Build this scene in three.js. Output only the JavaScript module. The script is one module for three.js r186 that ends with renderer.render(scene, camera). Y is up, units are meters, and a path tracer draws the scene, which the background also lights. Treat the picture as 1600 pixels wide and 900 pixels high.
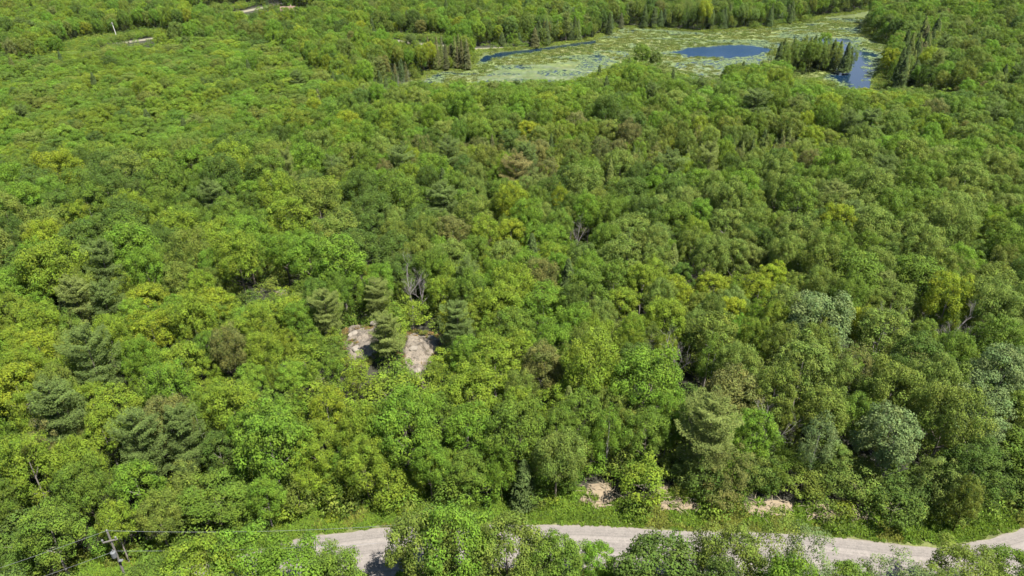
import * as THREE from 'three';
import { mergeGeometries } from 'three/addons/utils/BufferGeometryUtils.js';

// ---------------------------------------------------------------- camera, sky, sun, exposure
const scene = new THREE.Scene();
const camera = new THREE.PerspectiveCamera(44.5, 16 / 9, 0.5, 4000);
camera.position.set(0, 60, 0);
camera.rotation.order = 'YXZ';
camera.rotation.x = -29.6 * Math.PI / 180;
camera.updateMatrixWorld(true);

{ // clear summer sky, deeper blue overhead
  const W = 512, H = 256, d = new Float32Array(W * H * 4);
  for (let j = 0; j < H; j++) {
    const e = Math.max(0, Math.sin(((j + 0.5) / H - 0.5) * Math.PI));
    const t = Math.pow(e, 0.45), k = 0.40;
    for (let i = 0; i < W; i++) {
      const o = (j * W + i) * 4;
      d[o] = k * (0.54 * (1 - t) + 0.14 * t); d[o + 1] = k * (0.62 * (1 - t) + 0.25 * t); d[o + 2] = k * (0.72 * (1 - t) + 0.48 * t); d[o + 3] = 1;
    }
  }
  const sky = new THREE.DataTexture(d, W, H, THREE.RGBAFormat, THREE.FloatType);
  sky.mapping = THREE.EquirectangularReflectionMapping; sky.magFilter = THREE.LinearFilter; sky.needsUpdate = true;
  scene.background = sky; scene.environment = sky;
}
const sunEl = 62 * Math.PI / 180, sunAz = 128 * Math.PI / 180; // high, from the right
const sun = new THREE.DirectionalLight(new THREE.Color(1, 0.96, 0.88), 5);
sun.position.set(Math.sin(sunAz) * Math.cos(sunEl) * 400, Math.sin(sunEl) * 400, -Math.cos(sunAz) * Math.cos(sunEl) * 400 - 200);
sun.target.position.set(0, 0, -200);
sun.castShadow = true; sun.shadow.mapSize.set(4096, 4096);
Object.assign(sun.shadow.camera, { left: -350, right: 350, top: 350, bottom: -350, near: 1, far: 1200 });
scene.add(sun, sun.target);
const renderer = new THREE.WebGLRenderer({ antialias: true });
renderer.shadowMap.enabled = true;
renderer.toneMapping = THREE.LinearToneMapping;
renderer.toneMappingExposure = 3.45;

// ---------------------------------------------------------------- helpers
let seed = 12345;
function rnd() { seed = (seed + 0x6D2B79F5) | 0; let t = Math.imul(seed ^ (seed >>> 15), 1 | seed); t = (t + Math.imul(t ^ (t >>> 7), 61 | t)) ^ t; return ((t ^ (t >>> 14)) >>> 0) / 4294967296; }
const rr = (a, b) => a + (b - a) * rnd();
const clamp = (x, a = 0, b = 1) => Math.min(b, Math.max(a, x));
const smooth = (a, b, x) => { const t = clamp((x - a) / (b - a)); return t * t * (3 - 2 * t); };
const lerp = (a, b, t) => a + (b - a) * t;
function hash(i, j) { let n = Math.imul(i, 374761393) + Math.imul(j, 668265263) | 0; n = Math.imul(n ^ (n >>> 13), 1274126177); return ((n ^ (n >>> 16)) >>> 0) / 4294967296; }
function noise(x, y) { const i = Math.floor(x), j = Math.floor(y), u = x - i, v = y - j, a = u * u * (3 - 2 * u), b = v * v * (3 - 2 * v); return lerp(lerp(hash(i, j), hash(i + 1, j), a), lerp(hash(i, j + 1), hash(i + 1, j + 1), a), b) * 2 - 1; }
const fbm = (x, y) => noise(x, y) * 0.55 + noise(x * 2.1 + 7, y * 2.1 + 3) * 0.3 + noise(x * 4.3 + 1, y * 4.3 + 9) * 0.15;
function inside(poly, x, z) { let c = false; for (let i = 0, j = poly.length - 1; i < poly.length; j = i++) { const [a, b] = poly[i], [p, q] = poly[j]; if ((b > z) !== (q > z) && x < (p - a) * (z - b) / (q - b) + a) c = !c; } return c; }
function distTo(line, x, z, closed) { let m = 1e9; for (let i = 0; i + 1 < line.length + (closed ? 1 : 0); i++) { const [a, b] = line[i], [p, q] = line[(i + 1) % line.length], dx = p - a, dz = q - b, t = clamp(((x - a) * dx + (z - b) * dz) / (dx * dx + dz * dz || 1)); m = Math.min(m, Math.hypot(x - a - dx * t, z - b - dz * t)); } return m; }
const signed = (poly, x, z) => (inside(poly, x, z) ? -1 : 1) * distTo(poly, x, z, true);
const used = {};
function numbered(n) { const k = used[n] = (used[n] ?? -1) + 1; return k ? `${n}_${String(k).padStart(3, '0')}` : n; }
function shade(o) { o.traverse(c => { if (c.isMesh) { c.castShadow = true; c.receiveShadow = true; } }); return o; }
function tag(o, label, category, group, kind) { if (label) o.userData.label = label; if (category) o.userData.category = category; if (group) o.userData.group = group; if (kind) o.userData.kind = kind; return o; }
function add(o, name) { o.name = numbered(name); scene.add(shade(o)); return o; }
function part(parent, name, geo, m) { const o = new THREE.Mesh(geo, m); o.name = name; parent.add(o); return o; }
const mat = (c, rough = 0.9, extra = {}) => new THREE.MeshStandardMaterial({ color: new THREE.Color().setRGB(...c), roughness: rough, ...extra });
function canvasTex(size, fn, repeat) { // computed colour map, uv in metres / repeat
  const d = new Uint8Array(size * size * 4);
  for (let j = 0; j < size; j++) for (let i = 0; i < size; i++) { const c = fn(i / size, j / size), o = (j * size + i) * 4; for (let k = 0; k < 3; k++) d[o + k] = 255 * Math.pow(clamp(c[k]), 1 / 2.2); d[o + 3] = 255; }
  const t = new THREE.DataTexture(d, size, size); t.colorSpace = THREE.SRGBColorSpace; t.wrapS = t.wrapT = THREE.RepeatWrapping; t.magFilter = THREE.LinearFilter; t.repeat.set(1 / repeat, 1 / repeat); t.needsUpdate = true; return t;
}
const tile = (f, n) => (u, v) => { const a = smooth(0, 1, u), b = smooth(0, 1, v); return lerp(lerp(f(u * n, v * n), f((u - 1) * n, v * n), a), lerp(f(u * n, (v - 1) * n), f((u - 1) * n, (v - 1) * n), a), b); };

// ---------------------------------------------------------------- the lie of the land (metres; camera over the origin, looking to -z)
const roadTop = [[-90, -33], [-60, -39], [-40, -46], [-26.6, -50.1], [-22.4, -51.8], [-18.5, -52.6], [-13.1, -53.4], [-5.6, -53.8], [0.7, -53.8], [6.9, -53.7], [13.8, -53.3], [22, -52.8], [30.8, -52.5], [36, -51.8], [40.4, -51.1], [45.7, -50.9], [50.2, -51.8], [55.2, -53.2], [66, -58], [90, -70]];
const road = roadTop.map(([x, z]) => [x, z + 3]);
const spur = [[-13.2, -50.5], [-12.8, -47], [-12.4, -42], [-11, -36]];
const pond = [[-46.4, -226.6], [-38.4, -243.2], [-31.4, -260], [-26.6, -272.3], [-14, -275], [-13.5, -297], [-10.7, -305.7], [8.3, -313.9], [37.9, -334.4], [55.7, -368.4], [75, -361.1], [92.1, -354.1], [126.7, -366.6], [152, -383.8], [167.5, -398.3], [187.4, -404.9], [216.9, -423.2], [225, -412], [181.7, -383.8], [166, -350], [163, -330], [170, -316], [157.2, -301.8], [144.3, -283.5], [124, -246], [128, -234.6], [114, -226], [112, -250], [106, -262], [93.8, -264], [69, -250], [58.1, -264], [47, -268], [30.6, -256], [15.3, -238], [0, -230], [-17, -230], [-30.9, -225]];
const openWater = [[68.5, -308.4], [76.2, -316.7], [89.8, -321], [104.7, -323.9], [111, -313.9], [104, -303.1], [89.2, -298], [75.1, -299.3]];
const stream = [[-12, -288], [-12.6, -299], [-1, -312], [13.9, -321], [37.6, -335], [38.5, -330.8], [16.2, -314], [0, -303]];
const inlet = [[132, -340], [160, -340], [150, -318], [153, -303], [141, -280], [123, -243], [115, -228], [118, -250], [117, -264], [128, -289]];
const nearBlue = [[66, -286], [90, -288], [88, -266], [66, -262]];
const paleBog = [[-14, -262], [-4.9, -281], [20.1, -290], [42, -292], [46, -268], [14, -250], [-2.3, -238], [-20, -240]];
const island = [[98, -273], [108.7, -287], [128, -285], [124, -274], [107, -264]];
const scrub = [[-157, -300], [-98, -300], [-44, -215], [-62, -171], [-88, -152], [-120, -150], [-200, -260]];
const farTracks = [[[-170, -315], [-157, -332]], [[-157, -392], [-135, -437]], [[-52, -322], [-29, -309]], [[-27, -303], [-16, -309], [-4, -316]]];
const house = [-119.5, -400];
const knolls = [[-17, -82, 13, 5.2], [-24, -72, 7, 2.2], [-36.5, -97, 7, 3]];
const clearings = [[[-24.2, -88.5], [-18.4, -88.5], [-18, -80], [-20, -76.5], [-22, -77], [-23.5, -82]], [[-15.2, -85], [-10.2, -85], [-10.8, -78], [-12.2, -74.5], [-14.2, -76], [-14.8, -80]], [[-25.6, -74.4], [-24.2, -74.4], [-24.2, -73.2], [-25.6, -73.2]], [[-22, -71.2], [-20.9, -71.2], [-20.9, -70], [-22, -70]], [[-37.6, -98], [-35.6, -98], [-35.6, -95.6], [-37.6, -95.6]]];
const sandy = [[9.8, -57.3, 2.5, 2.3], [17.2, -58.8, 0.9, 2.8], [18.6, -56, 2.4, 1.0], [28.5, -55.6, 3.4, 1.2], [34, -55, 2.1, 0.9], [38, -54.6, 1.5, 0.8]];

const pondD = (x, z) => (z > -205 || z < -440 || x < -75 || x > 250) ? 40 : signed(pond, x, z);
function height(x, z) {
  const p = pondD(x, z), rd = z > -85 ? distTo(road, x, z) : 99;
  let h = (fbm(x / 60 + 11, z / 60) * 3.4 + fbm(x / 17, z / 17 + 4) * 0.5) * lerp(1, 0.3, smooth(-120, -190, z) * smooth(140, 60, x) * smooth(-60, -30, x)) * smooth(3, 40, p) * smooth(5, 18, rd);
  if (z < -280 && x < 0) for (const t of farTracks.slice(0, 3)) h = lerp(h, 1.8, Math.exp(-((distTo(t, x, z) / 14) ** 2)));
  for (const [a, b, r, k] of knolls) h += k * Math.exp(-((x - a) ** 2 + (z - b) ** 2) / (r * r));
  h *= 1 - Math.exp(-((x - house[0]) ** 2 + (z - house[1] - 15) ** 2) / 2200);
  h += 14 * smooth(150, 330, x) * smooth(-250, -450, z);
  if (z < -54 && rd < 12 && x > 4 && x < 40) h += 0.9 * smooth(4.2, 8, rd);
  return h - 1.6 * smooth(2, -5, p);
}

{ // ground: one sheet, fine where it can be seen
  const xs = [], zs = [];
  for (let x = -1600; x <= 1600; x += Math.abs(x) < 320 ? 3.2 : 80) xs.push(x);
  for (let z = 800; z >= -2600; z -= (z <= -25 && z > -500) ? (z > -110 ? 1.6 : 3.2) : 75) zs.push(z);
  const pos = [], uv = [], col = [], idx = [];
  for (const z of zs) for (const x of xs) {
    pos.push(x, height(x, z), z); uv.push(x, z);
    const rd = z > -85 ? distTo(road, x, z) : 99, g = smooth(6.5, 3.5, rd), n = 0.75 + 0.4 * fbm(x / 5, z / 5), far = Math.max(smooth(330, 420, Math.abs(x)), smooth(-480, -520, z), smooth(-20, 20, z));
    const pd = smooth(9, 4, pondD(x, z));
    const c0 = [lerp(0.032, 0.14, g) * n, lerp(0.031, 0.16, g) * n, lerp(0.016, 0.04, g) * n], c = c0.map((q, k) => lerp(q, [0.10, 0.13, 0.03][k] * n, pd)), f = [0.06, 0.09, 0.022];
    col.push(...c.map((q, k) => lerp(q, f[k], far)));
  }
  const nx = xs.length;
  for (let j = 0; j + 1 < zs.length; j++) for (let i = 0; i + 1 < nx; i++) { const a = j * nx + i; idx.push(a, a + 1, a + nx, a + 1, a + nx + 1, a + nx); }
  const g = new THREE.BufferGeometry();
  g.setAttribute('position', new THREE.Float32BufferAttribute(pos, 3)); g.setAttribute('uv', new THREE.Float32BufferAttribute(uv, 2)); g.setAttribute('color', new THREE.Float32BufferAttribute(col, 3));
  g.setIndex(idx); g.computeVertexNormals();
  const f = tile(fbm, 24), f2 = tile(noise, 90);
  const map = canvasTex(512, (u, v) => { const k = 0.72 + 0.3 * f(u, v) + 0.22 * f2(u, v); return [k, k, k]; }, 14);
  const m = new THREE.MeshStandardMaterial({ vertexColors: true, map, roughness: 1 });
  tag(add(new THREE.Mesh(g, m), 'ground'), 'brown leaf covered forest floor under the whole wood', null, null, 'structure');
}

function ribbon(line, half, y, crown) { // smooth strip along a line, with ragged edges
  const pts = new THREE.CatmullRomCurve3(line.map(([x, z]) => new THREE.Vector3(x, 0, z))).getSpacedPoints(line.length * 14);
  const pos = [], uv = [], idx = [], n = 12; let s = 0;
  pts.forEach((p, i) => {
    const q = pts[Math.min(i + 1, pts.length - 1)], o = pts[Math.max(i - 1, 0)], dx = q.x - o.x, dz = q.z - o.z, L = Math.hypot(dx, dz) || 1;
    if (i) s += p.distanceTo(pts[i - 1]);
    for (let k = 0; k <= n; k++) {
      const t = k / n * 2 - 1, w = t * (half + (Math.abs(t) > 0.9 ? 0.25 * fbm(s / 1.7, t * 9) : 0)), x = p.x - dz / L * w, z = p.z + dx / L * w;
      pos.push(x, height(x, z) + y + crown * (1 - t * t), z); uv.push(s, w);
    }
  });
  for (let i = 0; i + 1 < pts.length; i++) for (let k = 0; k < n; k++) { const a = i * (n + 1) + k; idx.push(a, a + n + 1, a + 1, a + 1, a + n + 1, a + n + 2); }
  const g = new THREE.BufferGeometry(); g.setAttribute('position', new THREE.Float32BufferAttribute(pos, 3)); g.setAttribute('uv', new THREE.Float32BufferAttribute(uv, 2)); g.setIndex(idx); g.computeVertexNormals();
  if (g.attributes.normal.getY(5) < 0) { g.setIndex(idx.map((_, i) => idx[i % 3 === 1 ? i + 1 : i % 3 === 2 ? i - 1 : i])); g.computeVertexNormals(); }
  return g;
}
{ // the gravel road with two worn wheel tracks, and the short drive off it
  const W = 512, n1 = tile(fbm, 30), n2 = tile(noise, 128);
  const map = canvasTex(W, (u, v) => {
    const w = Math.abs((v < 0.5 ? v : v - 1) * 8), rut = Math.exp(-(((w - 0.95) / 0.45) ** 2)) + 0.5 * Math.exp(-(((w - 2.5) / 0.4) ** 2)), edge = smooth(2.5, 3.3, w);
    const k = 0.78 + 0.2 * rut + 0.2 * n1(u, v) + 0.16 * n2(u, v) - 0.14 * edge + 0.13 * noise(w * 9, v < 0.5 ? 3 : 8);
    return [0.146 * k, (0.129 - 0.006 * edge) * k, (0.116 - 0.03 * edge) * k];
  }, 8);
  const m = new THREE.MeshStandardMaterial({ map, roughness: 1 });
  tag(add(new THREE.Mesh(ribbon(road, 2.85, 0.05, 0.08), m), 'road'), 'pale grey gravel road crossing the bottom of the view', null, null, 'structure');
  tag(add(new THREE.Mesh(ribbon(spur, 1.6, 0.03, 0.0), m), 'path'), 'short gravel drive leaving the road towards the near trees', null, null, 'structure');
  const tm = mat([0.13, 0.118, 0.08], 1);
  farTracks.forEach((t, i) => tag(add(new THREE.Mesh(ribbon(t, i === 3 ? 1.3 : 2.3, 0.12, 0.05), tm), 'path'), ['pale dirt track showing between the far trees beside the white pole', 'pale dirt track running towards the far house', 'small sandy strip among the trees behind the brown larches', 'sandy bank track along the dark stream of the pond'][i], null, null, 'structure'));
}

// ---------------------------------------------------------------- pond
{
  const wm = new THREE.MeshPhysicalMaterial({ color: new THREE.Color().setRGB(0.004, 0.014, 0.032), roughness: 0.12, ior: 1.33 });
  const b1 = tile(fbm, 40), S = 512, d = new Uint8Array(S * S * 4);
  for (let j = 0; j < S; j++) for (let i = 0; i < S; i++) { const o = (j * S + i) * 4; d[o] = d[o + 1] = d[o + 2] = 255 * clamp(0.5 + 0.5 * b1(i / S, j / S)); d[o + 3] = 255; }
  const bt = new THREE.DataTexture(d, S, S); bt.wrapS = bt.wrapT = THREE.RepeatWrapping; bt.magFilter = THREE.LinearFilter; bt.repeat.set(1 / 24, 1 / 24); bt.needsUpdate = true;
  wm.bumpMap = bt; wm.bumpScale = 0.006; wm.roughness = 0.06;
  const ruffled = wm.clone(); ruffled.color.setRGB(0.006, 0.024, 0.062); ruffled.bumpScale = 0.35; ruffled.roughness = 0.12; // wind on the open pool
  const s = new THREE.Shape(pond.map(([x, z]) => new THREE.Vector2(x, -z)));
  const g = new THREE.ShapeGeometry(s); g.rotateX(-Math.PI / 2);
  const o = add(new THREE.Mesh(g, wm), 'pond_water'); o.position.y = -0.4;
  tag(o, 'still water of the marshy pond between mats and pads', null, null, 'structure');
  const g2 = new THREE.ShapeGeometry(new THREE.Shape(openWater.map(([x, z]) => new THREE.Vector2(89 + (x - 89) * 1.15, 311 + (-z - 311) * 1.15)))); g2.rotateX(-Math.PI / 2);
  const o2 = add(new THREE.Mesh(g2, ruffled), 'open_water'); o2.position.y = -0.385;
  tag(o2, 'deep blue open pool in the middle of the bog', null, null, 'structure');
}
function bogLevel(x, z) { // how far the floating mat stands above (+) or lies below (-) the water
  const p = pondD(x, z); if (p > 3) return -2;
  let h = 0.58 + fbm(x / 9, z / 14) * 0.5 + fbm(x / 3, z / 5) * 0.28;
  const hole = (poly, w, k) => { const s = signed(poly, x, z) + 2.2 * fbm(x / 4, z / 4); return k * smooth(w, -w, s); };
  h -= hole(openWater, 2, 2.4) + hole(stream, 1.2, 2.2) + hole(inlet, 5, 1.2) + hole(nearBlue, 6, 0.46) + hole(paleBog, 8, 0.2);
  h -= 0.9 * smooth(0.32, 0.5, noise(x / 16 + 5, z / 9)) * smooth(160, 130, x) * 0.6;
  h -= 0.85 * smooth(0.05, 0.3, fbm(x / 14 + 2, z / 6)) * smooth(118, 140, x) * smooth(-335, -350, z);
  h += hole(island, 5, 1.4);
  h -= 0.5 * smooth(0.28, 0.5, fbm(x / 20 + 9, z / 3.2)); // dark wet lines through the mat
  return h - 0.25 - 1.5 * smooth(0, 3, p);
}
{
  const x0 = -60, x1 = 232, z0 = -432, z1 = -216, sx = 1.5, sz = 1.8, nx = Math.floor((x1 - x0) / sx), nz = Math.floor((z1 - z0) / sz);
  const pos = [], col = [], idx = [], lev = [];
  for (let j = 0; j <= nz; j++) for (let i = 0; i <= nx; i++) {
    const x = x0 + i * sx, z = z0 + j * sz, l = bogLevel(x, z); lev.push(l);
    pos.push(x, -0.4 + clamp(l, -0.5, 0.1) * 0.5, z);
    const a = smooth(-0.5, 0.5, fbm(x / 22, z / 15)), b = smooth(-0.3, 0.5, fbm(x / 5 + 3, z / 5)), k = 0.8 + 0.5 * fbm(x / 2.6, z / 3.4);
    const pale = smooth(6, -8, signed(paleBog, x, z)) * smooth(-0.3, 0.3, fbm(x / 7, z / 4)) + smooth(4, -4, signed(nearBlue, x, z)) * 0.7;
    const base = [k * (0.088 + 0.028 * a + 0.012 * b), k * (0.122 + 0.02 * a - 0.006 * b), k * (0.032 + 0.008 * b)]; col.push(...base.map((q, n) => lerp(q, [0.095, 0.115, 0.076][n] * k, 0.75 * clamp(pale))));
  }
  for (let j = 0; j < nz; j++) for (let i = 0; i < nx; i++) { const a = j * (nx + 1) + i, b = a + 1, c = a + nx + 1, e = c + 1; if (Math.max(lev[a], lev[b], lev[c], lev[e]) > -0.3) idx.push(a, c, b, b, c, e); }
  const g = new THREE.BufferGeometry(); g.setAttribute('position', new THREE.Float32BufferAttribute(pos, 3)); g.setAttribute('color', new THREE.Float32BufferAttribute(col, 3)); g.setIndex(idx); g.computeVertexNormals();
  tag(add(new THREE.Mesh(g, new THREE.MeshStandardMaterial({ vertexColors: true, roughness: 1 })), 'bog_mat'), 'yellow green floating bog mat covering most of the pond', null, null, 'structure');
}

// ---------------------------------------------------------------- foliage builders
class Leaves { // thousands of small folded leaf sprays in one geometry
  constructor() { this.p = []; this.c = []; this.i = []; }
  leaf(x, y, z, nx, ny, nz, len, wid, col, ax, ay, az) { // normal n, long axis a (made perpendicular to n)
    let l = Math.hypot(nx, ny, nz) || 1; nx /= l; ny /= l; nz /= l;
    let d = ax * nx + ay * ny + az * nz; ax -= d * nx; ay -= d * ny; az -= d * nz; l = Math.hypot(ax, ay, az) || 1; ax /= l; ay /= l; az /= l;
    const bx = ny * az - nz * ay, by = nz * ax - nx * az, bz = nx * ay - ny * ax, b = this.p.length / 3, h = len / 2, w = wid / 2, f = 0.12 * len;
    this.p.push(x - ax * h, y - ay * h, z - az * h, x + bx * w + nx * f, y + by * w + ny * f, z + bz * w + nz * f, x - bx * w + nx * f, y - by * w + ny * f, z - bz * w + nz * f, x + ax * h, y + ay * h, z + az * h);
    for (let k = 0; k < 4; k++) this.c.push(...col);
    this.i.push(b, b + 1, b + 2, b + 2, b + 1, b + 3);
  }
  geometry() { const g = new THREE.BufferGeometry(); g.setAttribute('position', new THREE.Float32BufferAttribute(this.p, 3)); g.setAttribute('color', new THREE.Float32BufferAttribute(this.c, 3)); g.setIndex(this.i); g.computeVertexNormals(); return g; }
}
function dir(minY = -1) { let y = rr(minY, 1), a = rr(0, 6.2832), s = Math.sqrt(1 - y * y); return [s * Math.cos(a), y, s * Math.sin(a)]; }
function broadCrown(o) { // a dome of boughs, each bough a tuft of leaf sprays
  const L = new Leaves(), sa = rr(0, 99), sb = rr(0, 99);
  for (let k = 0; k < o.boughs; k++) {
    const y = lerp(1, o.low, Math.pow((k + 0.5) / o.boughs, 0.9)), a = k * 2.39996 + rr(-0.5, 0.5), s = Math.sqrt(Math.max(0, 1 - y * y));
    const d = [s * Math.cos(a), y, s * Math.sin(a)];
    const lobe = 1 + o.lobe * noise(sa + d[0] * 1.6 + d[1], sb + d[2] * 1.6), q = rr(0.68, 0.98) * lobe;
    const cx = d[0] * o.rx * q, cy = o.cy + d[1] * o.ry * q, cz = d[2] * o.rx * q, cr = rr(o.tuft[0], o.tuft[1]);
    const bk = rr(0.82, 1.18), by = rr(0.93, 1.1), n = Math.round(o.per * cr * cr);
    for (let m = 0; m < n; m++) {
      const e = dir(), out = e[0] * d[0] + e[1] * (d[1] + 0.7) + e[2] * d[2];
      if (out < -0.35 && rnd() < 0.8) continue;
      const t = cr * (rnd() < 0.25 ? rr(0.4, 0.8) : rr(0.75, 1.12)), s2 = o.leaf * rr(0.7, 1.35), c = bk * rr(0.75, 1.22), yl = by * rr(0.94, 1.1);
      L.leaf(cx + e[0] * t, cy + e[1] * t * 0.72, cz + e[2] * t, e[0] + rr(-0.5, 0.5), e[1] * 0.9 + 0.3 + rr(-0.5, 0.5), e[2] + rr(-0.5, 0.5), s2, s2 * o.slim, [c * yl, c, c * rr(0.85, 1.1)], e[0] + rr(-1, 1), e[1] - 0.3 + rr(-1, 1), e[2] + rr(-1, 1));
    }
  }
  return L.geometry();
}
function tube(pts, r0, r1, seg = 5) { // a tapered limb
  const P = pts.map(p => new THREE.Vector3(...p)), pos = [], idx = [], n = P.length, T = new THREE.Vector3(), A = new THREE.Vector3(), B = new THREE.Vector3();
  for (let i = 0; i < n; i++) {
    T.subVectors(P[Math.min(n - 1, i + 1)], P[Math.max(0, i - 1)]).normalize(); A.set(Math.abs(T.y) > 0.9 ? 1 : 0, Math.abs(T.y) > 0.9 ? 0 : 1, 0).cross(T).normalize(); B.crossVectors(T, A);
    const r = lerp(r0, r1, i / (n - 1));
    for (let k = 0; k < seg; k++) { const a = k / seg * 6.2832, c = Math.cos(a) * r, s = Math.sin(a) * r; pos.push(P[i].x + A.x * c + B.x * s, P[i].y + A.y * c + B.y * s, P[i].z + A.z * c + B.z * s); }
  }
  for (let i = 0; i + 1 < n; i++) for (let k = 0; k < seg; k++) { const a = i * seg + k, b = i * seg + (k + 1) % seg; idx.push(a, b, a + seg, b, b + seg, a + seg); }
  const g = new THREE.BufferGeometry(); g.setAttribute('position', new THREE.Float32BufferAttribute(pos, 3)); g.setIndex(idx); g.computeVertexNormals(); return g;
}
function trunkGeo(h, r, limbs, reach) {
  const top = [rr(-0.3, 0.3), h, rr(-0.3, 0.3)], parts = [tube([[0, -0.6, 0], [rr(-0.1, 0.1), h * 0.35, rr(-0.1, 0.1)], [top[0] * 0.6, h * 0.7, top[2] * 0.6], top], r, r * 0.2, 7)];
  for (let k = 0; k < limbs; k++) { const a = k * 2.4 + rr(-0.4, 0.4), y = h * rr(0.35, 0.7), l = reach * rr(0.6, 0.95); parts.push(tube([[0, y, 0], [Math.cos(a) * l * 0.5, y + l * 0.35, Math.sin(a) * l * 0.5], [Math.cos(a) * l, y + l * rr(0.5, 0.9), Math.sin(a) * l]], r * 0.45, r * 0.1, 5)); }
  return mergeGeometries(parts);
}
function pineCrown(h, spread, whorls, needle) { // uneven, rounded layers of soft upswept plumes
  const L = new Leaves();
  for (let w = 0; w < whorls; w++) {
    const t = w / (whorls - 1), y = lerp(h * 0.32, h * 0.93, t) + rr(-0.3, 0.3), len = spread * (0.34 + 0.72 * Math.sqrt(Math.max(0, 1 - Math.pow(Math.abs(t - 0.25) / 0.8, 2)))) * rr(0.75, 1.1), nb = t > 0.9 ? 4 : 5 + (w & 1);
    for (let b = 0; b < nb; b++) {
      const a = (b + rr(-0.45, 0.45)) / nb * 6.2832 + w * 1.1, l = len * rr(0.55, 1.15), rise = lerp(0.05, 0.75, t) + rr(-0.1, 0.15), bk = rr(0.78, 1.22), lift = rr(-0.5, 0.5);
      const ca = Math.cos(a), sa = Math.sin(a), n = Math.round(50 + 125 * l);
      for (let k = 0; k < n; k++) {
        const s = Math.pow(rnd(), 0.6), wd = (0.14 + 0.3 * Math.sin(s * 2.7)) * l, o = rr(-1, 1) * wd, x = ca * l * s - sa * o, z = sa * l * s + ca * o, g = Math.abs(o) / (wd + 0.01);
        const yy = y + lift + l * s * rise + (1 - g * g) * 0.3 + rr(-0.3, 0.26), c = bk * rr(0.72, 1.28);
        L.leaf(x, yy, z, rr(-0.9, 0.9), 0.9, rr(-0.9, 0.9), needle * rr(0.7, 1.3), needle * 0.3, [c * rr(0.95, 1.12), c, c], ca + rr(-0.8, 0.8), rr(0.1, 1.1), sa + rr(-0.8, 0.8));
      }
    }
  }
  return L.geometry();
}
function spruceCrown(h, r, n, ragged = 0.25) { // narrow cone of drooping sprays
  const L = new Leaves();
  for (let k = 0; k < n; k++) {
    const t = Math.pow(rnd(), 1.35), y = lerp(h * 0.1, h, t), a = rr(0, 6.2832), lobe = 1 + ragged * noise(a * 1.3 + 5, y * 1.4) + 0.07 * Math.sin(y * 6 + a * 3);
    const R = r * Math.pow(1 - t, 0.68) * lobe + 0.06, q = R * Math.sqrt(rr(0.25, 1)), c = rr(0.72, 1.28) * (0.9 + 0.2 * noise(a * 2, y));
    L.leaf(Math.cos(a) * q, y - q * 0.22, Math.sin(a) * q, Math.cos(a) * 0.7 + rr(-0.5, 0.5), 0.8 + rr(-0.4, 0.4), Math.sin(a) * 0.7 + rr(-0.5, 0.5), rr(0.26, 0.46), 0.2, [c * rr(0.95, 1.1), c, c], Math.cos(a) + rr(-0.5, 0.5), -0.25 + rr(-0.4, 0.4), Math.sin(a) + rr(-0.5, 0.5));
  }
  return L.geometry();
}
function bareBranches(h, r, depth, spread) {
  const parts = [];
  (function grow(p, d, len, rad, lev) {
    const e = p.map((q, i) => q + d[i] * len), m = p.map((q, i) => (q + e[i]) / 2 + rr(-0.06, 0.06) * len);
    parts.push(tube([p, m, e], rad, rad * 0.55, lev > 1 ? 5 : 3));
    if (!lev) return;
    const n = lev === depth ? 5 : 4;
    for (let k = 0; k < n; k++) { const t = rr(0.35, 1), f = dir(-0.1), q = p.map((a, i) => a + (e[i] - a) * t), v = d.map((a, i) => a * 0.8 + f[i] * spread), l = Math.hypot(...v); grow(q, v.map(a => a / l), len * rr(0.4, 0.62), rad * 0.45, lev - 1); }
  })([0, -0.5, 0], [0, 1, 0], h * 0.62, r, depth);
  return mergeGeometries(parts);
}
const paint = (g, c) => { const n = g.attributes.position.count, a = new Float32Array(n * 3); for (let i = 0; i < n; i++) a.set(c, i * 3); g.setAttribute('color', new THREE.BufferAttribute(a, 3)); return g; };

// one prototype of each form: [crown, trunk, height, crown radius]
const forms = {};
forms.oak = [0, 1, 2, 3].map(k => ({ crown: broadCrown({ boughs: 92 + 6 * k, rx: 4.2, ry: 3.6, cy: 7.6, low: -0.66, lobe: 0.36, tuft: [0.6, 1.15], per: 250, leaf: 0.23, slim: 0.66 }), trunk: trunkGeo(7.6, 0.24, 6, 2.4), h: 11.8, r: 4.6 }));
forms.maple = [0, 1, 2].map(() => ({ crown: broadCrown({ boughs: 84, rx: 3.5, ry: 4.3, cy: 7.6, low: -0.6, lobe: 0.3, tuft: [0.5, 1.0], per: 280, leaf: 0.215, slim: 0.75 }), trunk: trunkGeo(8.6, 0.2, 6, 1.9), h: 12.4, r: 3.9 }));
forms.birch = [0, 1].map(() => ({ crown: broadCrown({ boughs: 52, rx: 2.6, ry: 4.4, cy: 7.4, low: -0.75, lobe: 0.4, tuft: [0.5, 0.95], per: 260, leaf: 0.185, slim: 0.64 }), trunk: trunkGeo(8.8, 0.12, 6, 1.3), h: 12, r: 3 }));
forms.young = [0, 1].map(() => ({ crown: broadCrown({ boughs: 34, rx: 1.6, ry: 2.2, cy: 2.9, low: -0.8, lobe: 0.35, tuft: [0.4, 0.72], per: 260, leaf: 0.19, slim: 0.65 }), trunk: trunkGeo(3.9, 0.08, 5, 1.3), h: 5.4, r: 1.9 }));
forms.pine = [0, 1, 2].map(k => ({ crown: pineCrown(14, 3.2, 10 + k, 0.29), trunk: trunkGeo(13.6, 0.22, 0, 1), h: 14, r: 3.4 }));
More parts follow.
